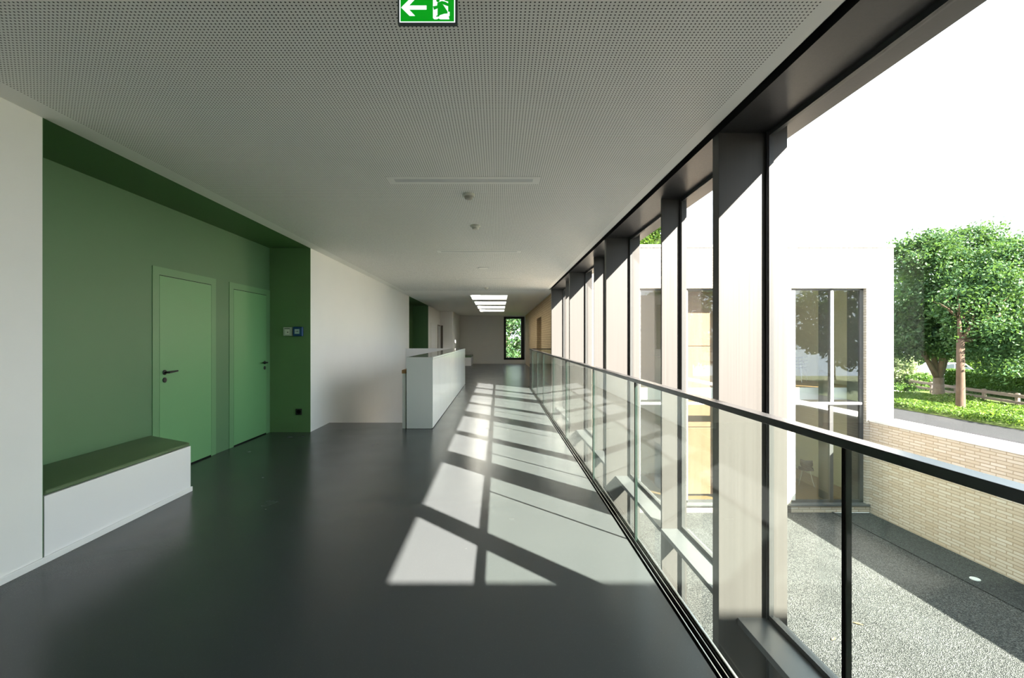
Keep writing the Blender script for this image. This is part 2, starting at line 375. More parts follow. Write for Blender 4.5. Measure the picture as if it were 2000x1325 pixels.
# skylights
for i, (a, b_) in enumerate(SKY):
    lab = ['large bright skylight, first of the four beyond the detectors', 'second bright skylight strip along the ceiling', 'third bright skylight strip along the ceiling', 'last bright skylight strip before the far wall'][i]
    r = thing('skylight', lab, 'skylight', (-.285, (a+b_)/2, T), 'skylights in the corridor ceiling')
    q = MB(); q.box(-.92, -.87, a-.05, b_+.05, T, T+.08); q.box(.30, .35, a-.05, b_+.05, T, T+.08); q.box(-.87, .30, a-.05, a, T, T+.08); q.box(-.87, .30, b_, b_+.05, T, T+.08)
    q.build('skylight_frame', 'coping', r); box('pane', 'pane', -.87, .30, a, b_, T+.03, T+.045, parent=r)

# ================================================================= FACADE
DEEP = [(-.11, -.02), (3.04, 3.128), (6.20, 6.30), (9.35, 9.45), (12.50, 12.62)]
SHAL = [(1.30, 1.33), (4.47, 4.50), (7.63, 7.66), (10.78, 10.81)]
names_d = ['wide dark metal facade column beside the camera', 'widest sunlit metal facade column beside the open view of the tree', 'deep metal facade column, second one down the corridor',
           'deep metal facade column, third one down the corridor', 'deep metal column where the facade meets the brick wall']
names_s = ['slim metal facade column just out of view', 'slim metal facade column between the first and second deep columns', 'slim metal facade column between the second and third deep columns', 'slim metal facade column between the third and last deep columns']
for (a, b_), lab in zip(DEEP, names_d):
    r = thing('facade_column', lab, 'column', (1.475, a, GZ), 'deep facade columns')
    MB().box(1.475, 1.793, a, b_, GZ, H).build('inner_casing', 'metal', r, .002)
    MB().box(1.824, 1.935, a+.002, b_-.002, GZ, 2.85).build('outer_casing', 'metal', r, .002)
for (a, b_), lab in zip(SHAL, names_s):
    r = thing('slim_facade_column', lab, 'column', (1.61, a, GZ), 'slim facade columns')
    MB().box(1.61, 1.793, a, b_, GZ, H).build('inner_casing', 'metal', r, .0015)
    MB().box(1.824, 1.855, a+.002, b_-.002, GZ, 2.85).build('outer_casing', 'metal', r, .001)
edges = sorted(DEEP + SHAL)
wl = ['clear floor to ceiling window bay between the first deep column and the camera', 'window bay between the widest column and the slim one beyond it', 'window bay before the second deep column',
      'window bay after the second deep column', 'window bay before the third deep column', 'window bay after the third deep column', 'last window bay before the brick wall']
bays = [(-1.28, -.11)] + [(edges[i][1], edges[i+1][0]) for i in range(len(edges)-1)]
ZT = -.457
for i, (a, b_) in enumerate(bays):
    r = thing('window_%d' % (i+10), ('facade window bay beside the camera' if i < 2 else wl[i-2]), 'window', (1.8, a, GZ)); r['kind'] = 'structure'
    q = MB(); s = .032
    for z0, z1 in ((GZ+.1, ZT-.045), (ZT, H)):
        q.box(1.793, 1.824, a, a+s, z0, z1); q.box(1.793, 1.824, b_-s, b_, z0, z1); q.box(1.793, 1.824, a+s, b_-s, z0, z0+s); q.box(1.793, 1.824, a+s, b_-s, z1-s, z1)
        q.box(1.786, 1.793, a+.008, a+s-.008, z0, z1); q.box(1.786, 1.793, b_-s+.008, b_-.008, z0, z1)
    q.build('window_frame', 'wframe', r)
    for z0, z1 in ((GZ+.1, ZT-.045), (ZT, H)):
        box('pane', 'pane', 1.803, 1.811, a+s, b_-s, z0+s, z1-s, parent=r)
    q = MB(); q.box(1.60, 1.7925, a, b_, ZT-.045, ZT-.001); q.box(1.7925, 1.872, a, b_, ZT-.045, ZT-.001)
    q.build('sill', 'sill', r, .002)
# header over the facade
q = MB(); q.box(1.475, 1.793, -1.3, 12.62, H, T); struct(q.build('trim_1', 'soffit'), 'dark metal soffit over the facade windows')
q = MB(); q.box(1.793, 2.09, -1.3, 12.62, 2.85, T); struct(q.build('trim_2', 'soffit'), 'dark outer soffit over the facade windows')
q = MB(); q.box(1.793, 1.824, -1.3, 12.62, H, 2.85); struct(q.build('trim_5', 'wframe'))
q = MB(); q.box(1.416, 1.475, -1.3, 12.62, H+.05, T); struct(q.build('trim_6', 'gap'), 'black shadow gap between ceiling and facade')
q = MB(); q.box(1.414, 1.417, -1.3, 12.62, H, H+.05); struct(q.build('trim_7', 'gap'))
struct(box('trim_8', 'wframe', 1.793, 1.824, -1.3, 12.62, GZ, GZ+.1))

# ================================================================= GLASS BALUSTRADE
r = thing('glass_balustrade', 'long frameless glass balustrade with black handrail along the void', 'balustrade', (.95, 0, 0))
joints = [-2.5, -.62, 1.244, 3.147, 4.54, 6.35, 7.85, 9.55, 10.95, 12.6, 13.6]
q = MB(); q.box(.936, .984, -2.5, 13.62, 1.105, 1.130); q.box(.984, BX, 13.57, 13.62, 1.105, 1.130); q.build('handrail', 'rail', r, .0015)
q = MB(); q.box(.915, .921, -2.5, 13.6, -.05, .012); q.box(.972, .982, -2.5, 13.64, -.05, .018); q.box(.938, .942, -2.5, 13.6, -.05, .022); q.box(.966, .968, -2.5, 13.6, -.05, .022)
q.box(.98, BX, 13.6, 13.64, -.02, .02)
q.build('base_channel', 'steel', r, .001)
q = MB(); q.box(.921, .938, -2.5, 13.6, -.05, -.012); q.box(.942, .966, -2.5, 13.6, -.05, -.01); q.build('channel_seal', 'gap', r)
for i in range(len(joints)-1):
    a, b_ = joints[i]+.004, joints[i+1]-.004
    m = MB(); m.box(.947, .964, a, b_, -.01, 1.105)
    m.mi = [1, 1, 1, 0, 1, 0]
    m.build('glass_panel', ['rpane', 'edge'], r)
    if i: MB().box(.9435, .9475, joints[i]-.004, joints[i]+.006, .02, 1.105).build('edge_seal', 'gap', r)
q = MB()
for a, b_ in ((.99, 1.13), (1.14, BX-.005)):
    k = len(q.f); q.box(a, b_, 13.594, 13.608, .0, 1.112); q.mi[k:] = [1, 1, 0, 1, 0, 1]
q.build('glass_panel', ['rpane', 'edge'], r)

# ================================================================= BENCHES
def bench(name, label, x0, x1, y0, yb, yf, h, ch, loc):
    r = thing(name, label, 'bench', loc)
    m = MB(); m.prism([(x1, y0), (x1, yf), (x0, yb), (x0, y0)], 'z', 0, h); m.build('bench_body', 'bench', r, .002)
    c = MB(); c.prism([(x1-.002, y0+.004), (x1-.002, yf-.004), (x0+.004, yb-.01), (x0+.004, y0+.004)], 'z', h+.002, h+ch)
    o = c.build('seat_cushion', 'vinyl', r, .018, seg=4)
    for p in o.data.polygons: p.use_smooth = True
    return r
bench('bench', 'long white bench with a green upholstered seat in the niche', XG+.008, XL, NY0+.012, 4.52, 4.20, .418, .034, (XG, NY0, 0))
bench('bench', 'small distant white bench with dark seat against the far left wall', -2.21, -1.43, 24.2, 26.25, 26.25, .44, .09, (-2.2, 24.2, 0))

# ================================================================= STORAGE CABINETS
CX0, CX1, CY0 = -1.432, -1.022, 7.135; n = 8; cw = (14.18-CY0)/n
ordw = ['nearest of the row beside the stairwell', 'second one down the row', 'third one down the row', 'fourth one down the row', 'fifth one down the row', 'sixth one down the row', 'seventh one down the row', 'last of the row at its far end']
for i in range(n):
    a, b_ = CY0+i*cw, CY0+(i+1)*cw
    r = thing('storage_cabinet', 'white glossy low storage cabinet, ' + ordw[i], 'cabinet', (CX0, a, 0), 'white cabinets beside the stairwell')
    MB().box(CX0, CX1-.02, a, b_, .004, 1.092).build('cabinet_body', 'gloss', r)
    MB().box(CX1-.0195, CX1, a+(.0 if i == 0 else .003), b_-.003, .012, 1.088).build('cabinet_door', 'gloss', r, .001)
m = MB(); m.box(CX0-.004, CX1+.004, CY0-.004, 14.18, 1.094, 1.124); 
r = thing('cabinet_worktop', 'continuous glossy worktop over the white cabinet row', 'worktop', (CX0, CY0, 1.094))
MB().box(CX0-.004, CX1+.004, CY0-.004, 14.18, 1.0925, 1.122).build('worktop_slab', 'gloss', r, .001)
MB().box(CX0+.004, CX1-.006, CY0+.006, 14.17, 1.122, 1.1255).build('worktop_surface', 'worktop', r)
tag(MB().box(XL, CX0-.005, 14.0, 14.12, 0, 1.125).build('stairwell_parapet', 'bench', None, .003), 'white low parapet closing the far side of the stairwell', 'parapet')
r = thing('stair_balustrade', 'white stair balustrade with oak cap beside the cabinets', 'balustrade', (-1.5, 7.15, 0))
sl = .62
def slope(z, y): return z - max(0, y-7.7)*sl
m = MB(); m.prism([(7.16, -.3), (7.16, .865), (7.7, .865), (11.5, .865-3.8*sl), (11.5, -.3-3.0*sl), (8.2, -.3)], 'x', -1.505, -1.452); m.build('panel', 'bench', r, .002)
m = MB(); m.prism([(7.155, .865), (7.155, .92), (7.7, .92), (11.5, .92-3.8*sl), (11.5, .865-3.8*sl), (7.7, .865)], 'x', -1.511, -1.446); m.build('handrail', 'oak', r, .003)
r = thing('staircase', 'grey stair flight going down beside the white wall', 'staircase', (-2.8, 7.66, -3.4))
m = MB()
for i in range(19): m.box(XL+.01, -1.52, 7.70+i*.27, 7.70+(i+1)*.27, -.17*(i+1)-.25, -.17*(i+1)-.002)
m.build('treads', 'floor', r)

# ================================================================= SMALL WALL THINGS
yw = NY1
def rbox(x0, x1, y0, y1, z0, z1): return MB().box(x0, x1, y0, y1, z0, z1)
r = thing('call_point', 'pale grey square call point on the green wall', 'alarm button', (-3.16, yw, 1.52))
rbox(-3.228, -3.093, yw-.035, yw, 1.455, 1.585).build('call_point_housing', 'alarmgrey', r, .004)
rbox(-3.20, -3.135, yw-.037, yw-.034, 1.475, 1.553).build('call_point_window', 'label', r)
m = MB(); m.lathe([(.008, 0), (.008, -.004)], -3.158, yw-.037, 1.510, 'y', 12); m.build('call_point_button', 'black', r); MB().box(-3.211, -3.13, yw-.0375, yw-.0345, 1.56, 1.568).build('call_point_lettering', 'black', r)
r = thing('call_point', 'blue square call point on the green wall', 'alarm button', (-3.008, yw, 1.52))
rbox(-3.083, -2.935, yw-.045, yw, 1.448, 1.592).build('call_point_housing', 'alarmblue', r, .014, seg=4)
rbox(-3.052, -2.980, yw-.047, yw-.044, 1.486, 1.556).build('call_point_window', 'labelblue', r, .001)
m = MB(); m.lathe([(.007, 0), (.007, -.004)], -3.011, yw-.047, 1.522, 'y', 12); m.build('call_point_button', 'black', r); MB().box(-3.045, -2.985, yw-.0485, yw-.0465, 1.5205, 1.5235).build('call_point_arrows', 'black', r)
r = thing('power_socket', 'black square power socket low on the green wall', 'socket', (-3.007, yw, .31))
rbox(-3.054, -2.960, yw-.010, yw, .262, .355).build('socket_plate', 'black', r, .003)
m = MB(); m.lathe([(.030, -.011), (.028, -.004)], -3.007, yw, .3085, 'y', 24); m.build('socket_insert', 'gap', r)

# exit sign
SY = 1.81
def sx(u): return (740+u/10-VX)*SY/F
def sz(v): return EYE-(v/10-VY)*SY/F
r = thing('exit_sign', 'green lit exit sign with white arrow and running figure', 'sign', (-.28, SY, H))
m = MB(); m.box(sx(365), sx(1535), SY, SY+.018, sz(462), H-.002); m.build('sign_housing', 'signframe', r, .002)
m = MB(); m.box(sx(405), sx(1490), SY-.003, SY, sz(440), sz(-100)); m.build('sign_border', 'signwhite', r)
m = MB(); m.box(sx(428), sx(1470), SY-.005, SY-.0025, sz(430), sz(-92)); m.build('sign_face', 'signgreen', r)
def poly(name, mat, pts, d): return MB().prism([(sx(u), sz(v)) for u, v in pts], 'y', SY-.005-d, SY-.004).build(name, mat, r)
poly('arrow', 'signwhite', [(440, 167), (605, 330), (712, 330), (597, 207), (935, 207), (935, 127), (597, 127), (712, 4), (605, 4)], .001)
poly('door_pictogram', 'signwhite', [(1060, -60), (1355, -60), (1355, 250), (1385, 250), (1385, 330), (1365, 335), (1380, 395), (1200, 395), (1170, 375), (1140, 395), (1085, 395), (1060, 370)], .001)
m = MB(); k = SY-.0072
for pts in ([(1150, 75), (1235, 45), (1300, 60), (1375, 100), (1370, 150), (1260, 110), (1245, 95), (1345, 250), (1345, 285), (1280, 290), (1190, 320), (1180, 345), (1120, 350), (1130, 330), (1150, 325), (1150, 200), (1165, 183), (1080, 215), (1060, 150), (1140, 135)],
            [(1225, -60), (1265, -60), (1360, 30), (1360, 55), (1290, 35)]):
    m.prism([(sx(u), sz(v)) for u, v in pts], 'y', k, SY-.0058)
m.lathe([(.0068, 0), (.0068, .0012)], sx(1158), k, sz(32), 'y', 20)
m.build('running_figure', 'signgreen', r)

# ceiling fittings
for yc, lab in ((3.95, 'nearest slim recessed ceiling light slot across the ceiling'), (7.15, 'second slim recessed ceiling light slot across the ceiling'), (10.4, 'third faint recessed ceiling light slot across the ceiling')):
    r = thing('ceiling_light', lab, 'light', (-.296, yc, H), 'slim recessed ceiling lights')
    z0 = H-.003
    m = MB(); m.box(-.955, .362, yc-.092, yc-.038, z0, H+.001); m.box(-.955, .362, yc+.038, yc+.092, z0, H+.001); m.box(-.955, -.895, yc-.038, yc+.038, z0, H+.001); m.box(.302, .362, yc-.038, yc+.038, z0, H+.001)
    m.build('light_trim', 'plain', r)
    MB().box(-.895, .302, yc-.038, yc+.038, H-.0015, H+.001).build('light_diffuser', 'diffuser', r)
def detector(y, x, s, lab, tone='lens'):
    r = thing('smoke_detector', lab, 'smoke detector', (x, y, H))
    MB().lathe([(.054*s, 0), (.056*s, -.012), (.050*s, -.022)], x, y, H, 'z').build('detector_base', 'offwhite', r)
    MB().lathe([(.040*s, -.022), (.038*s, -.034), (.030*s, -.046), (.012, -.050)], x, y, H, 'z').build('detector_head', tone, r, smooth=False)
detector(4.33, -.278, 1.05, 'round detector with grey dome just beyond the nearest light slot')
detector(5.52, -.273, 1.1, 'round detector before the second light slot', 'offwhite')
detector(12.1, -.31, 1.1, 'faint round detector just before the skylights', 'offwhite')
r = thing('ceiling_speaker', 'flat round disc on the ceiling between the second and third light slots', 'speaker', (-.28, 8.78, H))
MB().lathe([(.115, 0), (.115, -.006), (.10, -.008)], -.28, 8.78, H, 'z').build('speaker_ring', 'diffuser', r)
MB().lathe([(.095, -.008), (.09, -.010)], -.28, 8.78, H, 'z').build('speaker_grille', 'plain', r)

# ================================================================= COURTYARD
struct(box('ground_courtyard', 'gravel', 1.5, 9.25, -12, 12.62, GZ-.3, GZ), 'light grey gravel of the courtyard')
struct(box('ground_edge_strip', 'fines', 9.30, 10.3, -12, 12.62, GZ-.3, GZ-.003), 'dark fine gravel strip along the brick wall')
struct(box('trim_9', 'fines', 9.25, 9.30, -12, 12.62, GZ-.3, GZ+.02), 'thin edging between gravel and dark strip')
r = thing('courtyard_wall', 'long cream brick retaining wall with white coping', 'wall', (10.3, 0, GZ))
MB().box(10.3, 11.05, -12, 12.62, GZ-.2, -.87).build('brick_face', 'brick', r)
MB().box(10.28, 11.07, -12, 12.62, -.87, -.81).build('coping', 'coping', r)
tag(MB().lathe([(.085, 0), (.08, .012)], 9.56, 9.12, GZ-.003, 'z').build('ground_lamp', 'lamp'), 'small round ground lamp set in the dark gravel strip', 'light')
def dry_leaf(x, y, rot, s, lab):
    m = MB(); pts = [(-1, 0, 0), (-.4, .35, .12), (.3, .3, .15), (1, 0, .05), (.3, -.32, .16), (-.4, -.3, .1), (0, 0, .02)]
    c_, s_ = math.cos(rot), math.sin(rot)
    m.v = [(x+s*(p[0]*c_-p[1]*s_), y+s*(p[0]*s_+p[1]*c_), GZ+.008+s*p[2]) for p in pts]
    m.f = [(i, (i+1) % 6, 6) for i in range(6)]; m.mi = [0]*6
    o = m.build('fallen_leaf', 'leafdry'); sol = o.modifiers.new('thick', 'SOLIDIFY'); sol.thickness = .003
    tag(o, lab, 'leaf')
def ground(px, py, z): Y = (EYE-z)*F/(py-VY); return (px-VX)*Y/F, Y
x, y = ground(1676, 1220, GZ); dry_leaf(x, y, -.6, .07, 'yellow fallen leaf on the gravel just beyond the glass panel joint')
x, y = ground(1628, 1250, GZ); dry_leaf(x, y, .5, .055, 'small orange fallen leaf on the gravel, nearer to the facade')

# ---------------------------------------------------------------- opposite wing
WY = 12.62; WZT = 4.03
wr = thing('opposite_wing', 'cream brick building wing with tall windows across the courtyard', 'building', (6, WY, GZ))
HZ = 2.827; SZ = -3.16
wins = [(3.91, 4.95), (5.23, 7.33), (8.13, 10.22)]
m = MB(); t = .36
m.box(1.96, 3.91, WY, WY+t, GZ, WZT-.08); m.box(4.95, 5.23, WY, WY+t, GZ, HZ); m.box(7.33, 8.13, WY, WY+t, GZ, HZ); m.box(10.22, 10.97, WY, WY+t, GZ, WZT-.08)
m.box(3.91, 10.22, WY, WY+t, HZ, WZT-.08); m.box(3.91, 10.22, WY, WY+t, GZ, SZ-.04)
m.box(10.61, 10.97, WY+t, YF, GZ, WZT-.08); m.box(1.96, 10.61, YF-.36, YF, GZ, WZT-.08)
m.build('brick_wall', 'brick', wr)
m = MB(); m.box(1.92, 11.0, WY-.02, WY+.4, WZT-.08, WZT); m.box(10.57, 11.0, WY+.4, YF+.03, WZT-.08, WZT); m.build('coping', 'coping', wr)
MB().box(1.96, 10.61, WY+t, YF-.36, 3.0, 3.5).build('roof_slab', 'plain', wr)
MB().box(10.22, 10.985, WY-.008, WY, -.36, -.335).build('string_line', 'wframe', wr)
MB().box(1.96, 10.61, WY+.62, YF-.36, -.35, .0).build('storey_slab', 'bench', wr)
MB().box(1.96, 10.61, WY+.625, YF-.36, .0, .012).build('upper_parquet', 'parquet', wr)
MB().box(1.96, 10.61, WY+t, YF-.36, GZ-.1, SZ-.02).build('lower_parquet', 'parquet', wr)
m = MB(); m.box(7.55, 10.61, 16.2, 16.3, SZ, 3.0); m.box(7.45, 7.55, WY+.5, 16.3, SZ, 3.0); m.box(3.0, 7.45, 15.5, 15.6, SZ, 3.0); m.box(10.58, 10.605, WY+.6, 16.2, SZ, -.352); m.box(10.58, 10.605, WY+.6, 16.2, .013, 3.0); m.build('room_partition', 'cream', wr)
for i, (a, b_) in enumerate(wins):
    n_ = 2 if i else 1
    y0 = WY+.11
    wn = MB(); s = .07
    mids = [(a+b_)/2] if n_ == 2 else []
    mids = [9.33] if i == 2 else ([6.76] if i == 1 else [])
    wn.box(a, a+s, y0, y0+.07, SZ, HZ); wn.box(b_-s-.03, b_, y0, y0+.07, SZ, HZ); wn.box(a, b_, y0, y0+.07, SZ, SZ+s); wn.box(a, b_, y0, y0+.07, HZ-.05, HZ)
    for mx in mids: wn.box(mx-.05, mx+.05, y0, y0+.07, SZ, HZ)
    wn.box(a, b_, y0-.005, y0+.075, -.42, -.35)
    wf = wn.build('window_frame', 'wframe' if i != 9 else 'sill', wr)
    wc = MB()
    wc.box(a+s, a+s+.10, y0-.03, y0+.02, SZ+s, HZ-.05) if i == 2 else wc.box(a+.02, a+s, y0-.02, y0+.02, SZ+s, HZ-.05)
    for mx in mids: wc.box(mx-.035, mx+.035, y0-.03, y0+.001, -.35, HZ-.05)
    wc.box(a+s, b_-s, y0-.04, y0-.004, -.415, -.355)
    wc.build('window_bead', 'coping', wf)
    q = MB(); xs = [a+s]+mids+[b_-s]
    for k in range(len(xs)-1):
        q.box(xs[k]+.05*(k > 0), xs[k+1]-.05*(k+1 < len(xs)-1), y0+.03, y0+.038, SZ+s, -.42); q.box(xs[k]+.05*(k > 0), xs[k+1]-.05*(k+1 < len(xs)-1), y0+.03, y0+.038, -.35, HZ-.05)
    q.build('pane', 'mirrorpane', wf)
    q = MB(); q.box(a-.05, b_+.06, WY-.06, WY+.12, SZ-.05, SZ); q.build('window_sill', 'sill', wr, .003)
    if i == 2:
        q = MB()
        for mx in mids+[b_-.06]: q.box(mx-.03, mx+.03, y0+.08, y0+.48, SZ, HZ)
        q.build('inner_fin', 'wframe', wr)
# larch panelled cupboard behind the middle window
r = thing('panelled_cupboard', 'pale larch panelled cupboard front behind the middle window of the wing', 'cupboard', (5.3, 13.4, SZ))
m = MB()
for z0, z1 in ((-3.1, -1.16), (-1.14, -.36), (-.34, 1.2), (1.22, 2.8)):
    for x0 in (5.16, 6.28): m.box(x0, x0+1.10, 13.26, 13.30, z0, z1)
m.build('wood_panel', 'orange', r, .003)
MB().box(5.16, 7.38, 13.3, 13.34, -3.1, 2.8).build('panel_backing', 'oak', r)
# chairs in the wing
def chair_meshes(x, y, z, rot, r, scale=1.0):
    R = Matrix.Translation((x, y, z)) @ Matrix.Rotation(rot, 4, 'Z')
    def T_(p): return tuple(R @ Vector(p))
    s = MB(); prof = [(-.20, .47), (-.1, .445), (.1, .44), (.19, .46), (.215, .55), (.225, .65), (.24, .80)]
    w = [.19, .205, .205, .18, .13, .17, .16]
    for (yy, zz), ww in zip(prof, w):
        for k in range(5):
            u = -1+k*.5; s.v.append(T_((u*ww, yy-.03*u*u, zz+.02*u*u)))
    for i in range(6):
        for k in range(4): s.f.append((i*5+k, i*5+k+1, (i+1)*5+k+1, (i+1)*5+k)); s.mi.append(0)
    o = s.build('seat_shell', 'shell', r, smooth=True); so = o.modifiers.new('thick', 'SOLIDIFY'); so.thickness = .012
    for a, b_ in ((-1, -1), (1, -1), (-1, 1), (1, 1)):
        MB().tube([T_((a*.10, b_*.10, .44)), T_((a*.20, b_*.21, .012)), T_((a*.20, b_*.21, .0))], .010, 8).build('leg', 'chrome', r)
r = thing('shell_chair', 'dark shell chair on the parquet behind the lower pane of the wing window', 'chair', (9.75, 14.4, SZ-.02)); chair_meshes(9.75, 14.4, SZ-.02, 2.6, r)
for k in range(4):
    r = thing('shell_chair', ['bottom chair of the dark stack behind the upper pane of the wing window', 'second chair up in the dark stack behind the upper pane', 'third chair up in the dark stack behind the upper pane', 'top chair of the dark stack behind the upper pane'][k], 'chair', (9.8, 14.9, .012), 'stacked shell chairs')
    chair_meshes(9.8, 14.9, .012+.11*k, .6, r)

# ---------------------------------------------------------------- wing behind the camera that shades the near bays
r = thing('near_wing', 'cream brick wing that closes the courtyard behind the viewer', 'building', (6, -1.28, GZ))
m = MB(); m.box(2.09, 10.3, -12, -1.28, GZ, 4.0); m.build('brick_wall', 'brick', r)

# ================================================================= ROAD, VERGE, TREES
RZ = -1.6
struct(box('road', 'asphalt', 11.05, 17.35, -12, 60, RZ-.3, RZ), 'grey asphalt road beyond the courtyard wall')
struct(box('road_marking', 'path', 11.9, 12.0, 8, 14.5, RZ, RZ+.004))
struct(box('ground_verge', 'soil', 17.35, 23.2, -12, 60, RZ-.3, RZ+.02))
struct(box('ground_path', 'path', 20.6, 23.2, 24.7, 60, RZ-.2, RZ+.035))
struct(box('ground_back', 'soil', 23.2, 90, -12, 110, RZ-.35, RZ))
struct(box('ground_behind_wing', 'soil', -30, 11.05, YF+.25, 110, RZ-.35, RZ))

rng = np.random.default_rng(7)
def leaves(name, centers, size, mat, parent=None, up=.3, seedless=None):
    """one small folded leaf at every centre"""
    n = len(centers); c = np.asarray(centers)
    d = rng.normal(size=(n, 3)); d /= np.linalg.norm(d, axis=1, keepdims=True)
    nr = rng.normal(size=(n, 3)); nr[:, 2] += up*3; nr -= d*np.sum(nr*d, axis=1, keepdims=True); nr /= np.linalg.norm(nr, axis=1, keepdims=True)
    sd = np.cross(d, nr); s = size*(.65+.7*rng.random((n, 1)))
    v = np.empty((n, 4, 3)); v[:, 0] = c-d*s; v[:, 1] = c+sd*s*.55+nr*s*.18; v[:, 2] = c+d*s; v[:, 3] = c-sd*s*.55+nr*s*.18
    i = np.arange(n)*4
    tri = np.stack([i, i+1, i+2, i, i+2, i+3], 1).reshape(-1)
    me = bpy.data.meshes.new(name); me.vertices.add(4*n); me.vertices.foreach_set('co', v.reshape(-1))
    me.loops.add(6*n); me.loops.foreach_set('vertex_index', tri.astype(np.int32))
    me.polygons.add(2*n); me.polygons.foreach_set('loop_start', (np.arange(2*n)*3).astype(np.int32)); 
    me.update(calc_edges=True); me.validate(); me.materials.append(M[mat])
    o = bpy.data.objects.new(name, me); COL.objects.link(o)
    if parent: o.parent = parent; o.matrix_parent_inverse = Matrix.Translation(-parent.location)
    return o
def crown_points(lobes, n, thin=.35, clump=.28, per=14):
    """leaf clumps on the shells of ellipsoid lobes"""
    sub = []
    for l in lobes:                      # boughs: smaller lumps over the main lobes give a broken outline
        sub.append((l[0], l[1], l[2], l[3]*.86, l[4]*.86, l[5]*.84))
        for _ in range(9):
            d = rng.normal(size=3); d /= np.linalg.norm(d); f_ = .22+.2*rng.random()
            sub.append((l[0]+l[3]*d[0]*.82, l[1]+l[4]*d[1]*.82, l[2]+l[5]*d[2]*.82, l[3]*f_*1.2, l[4]*f_*1.2, l[5]*f_*.8))
    lobes = sub
    vol = np.array([l[3]*l[4]*l[5] for l in lobes])**.667; vol /= vol.sum(); pts = []
    k = n//per
    ids = rng.choice(len(lobes), size=k, p=vol)
    for j in ids:
        x, y, z, a, b_, c_ = lobes[j]
        d = rng.normal(size=3); d /= np.linalg.norm(d); rr = 1-thin*rng.random()**1.3
        cpt = np.array([x+a*d[0]*rr, y+b_*d[1]*rr, z+c_*d[2]*rr])
        pts.append(cpt+rng.normal(size=(per, 3))*clump*np.array([1, 1, .55]))
    return np.concatenate(pts)
def tree(label, x, y, z, r0, trunk_h, forks, lobes, n, size, mat='leafA', thin=.45, clump=.26, group=None, name='tree', lean=(0, 0), bark='bark'):
    r = thing(name, label, 'tree', (x, y, z), group)
    m = MB(); top = Vector((x+lean[0], y+lean[1], z+trunk_h))
    m.tube([(x, y, z-.1), (x, y, z+.15), (x+lean[0]*.5, y+lean[1]*.5, z+trunk_h*.5), tuple(top), ], [r0*1.5, r0*1.05, r0*.9, r0*.85], 14)
    for fx, fy, fz in forks:
        e = Vector((x+fx, y+fy, z+fz)); mid = top.lerp(e, .5)+Vector((fx*.12, fy*.12, -.1))
        m.tube([tuple(top-Vector((0, 0, .12))), tuple(mid), tuple(e)], [r0*.6, r0*.4, r0*.12], 8)
        for q in range(4):
            a = random.uniform(0, 6.28); e2 = mid+Vector((math.cos(a)*.9, math.sin(a)*.9, random.uniform(.3, 1.3)))
            m.tube([tuple(mid), tuple(mid.lerp(e2, .5)+Vector((0, 0, .08))), tuple(e2)], [r0*.25, r0*.15, r0*.05], 6)
    m.build('trunk', bark, r, smooth=True)
    leaves('foliage', crown_points(lobes, n, thin, clump), size, mat, r)
    return r
random.seed(3)
def P(px, py, Y): return ((px-VX)*Y/F, Y, EYE-(py-VY)*Y/F)
def lobe(px, py, Y, rpx, rpy=None, ry=None):
    x, y, z = P(px, py, Y); a = rpx*Y/F; c_ = (rpy or rpx)*Y/F; return (x, y, z, a, ry or (a+c_)/2, c_)
# bushy tree with forked trunk
Y1 = 23.3; x1 = P(1833, 778, Y1)[0]
L1 = [lobe(1850, 545, Y1, 92, 80), lobe(1800, 500, Y1-.5, 50, 42), lobe(1880, 480, Y1, 62, 40), lobe(1790, 600, Y1, 52, 60), lobe(1915, 590, Y1-.6, 66, 62),
      lobe(1812, 662, Y1, 66, 34), lobe(1885, 670, Y1-.8, 60, 34), lobe(1768, 665, Y1+.4, 30, 42), lobe(1930, 520, Y1, 45, 45)]
tree('broad leafy tree with pale forked trunk, second from the road', x1, Y1, RZ, .25, 1.05, [(-.95, 0, 3.1), (.85, .2, 3.2), (.25, -.3, 4.6), (-.3, .4, 5.0)], L1, 62000, .082)
Y2 = 19.5; x2 = P(1876, 800, Y2)[0]
L2 = [lobe(1950, 560, Y2+.6, 60, 60), lobe(1985, 505, Y2+1, 62, 42), lobe(1985, 640, Y2, 66, 50), lobe(1915, 645, Y2+.3, 60, 42), lobe(2060, 600, Y2+1, 80, 90), lobe(1880, 600, Y2+.5, 40, 42), lobe(1955, 700, Y2, 52, 26), lobe(2040, 690, Y2+.5, 60, 40)]
tree('leafy tree with straight brown trunk, nearest to the road', x2, Y2, RZ, .155, 3.0, [(.9, .2, 4.4), (.3, .4, 5.0), (2.1, .7, 4.4), (3.0, .6, 3.6)], L2, 52000, .075, bark='barkbrown')
# tree tops behind the wing, and the tree outside the far window
tx, ty, tz = P(1262, 470, 31)
tree('small sunlit tree top showing over the wing roof', tx, ty, RZ, .2, 5.5, [(.3, 0, 8), (-.5, 0, 8)], [(tx, ty, tz-.6, 1.5, 1.5, 1.8), (tx+1.1, ty, tz-1.1, 1.2, 1.2, 1.4)], 7000, .12, 'leafB')
fx = .9*32/26
tree('leafy tree outside the far corridor window', .7, 33.5, RZ, .17, 3.2, [(.5, 0, 4.5), (-.6, 0, 4.6)], [(.3, 33.5, 2.6, 1.5, 1.1, 1.4), (1.7, 33.8, 2.2, 1.1, 1, 1.3), (.4, 33.2, .6, 1.0, .8, 1.0), (1.6, 34.5, .3, 1.3, .8, 1.2), (.2, 33.5, -.8, 1.2, .9, .8), (1.6, 33.2, -.9, 1.2, .9, .8)], 9000, .10, 'leafA', .7)
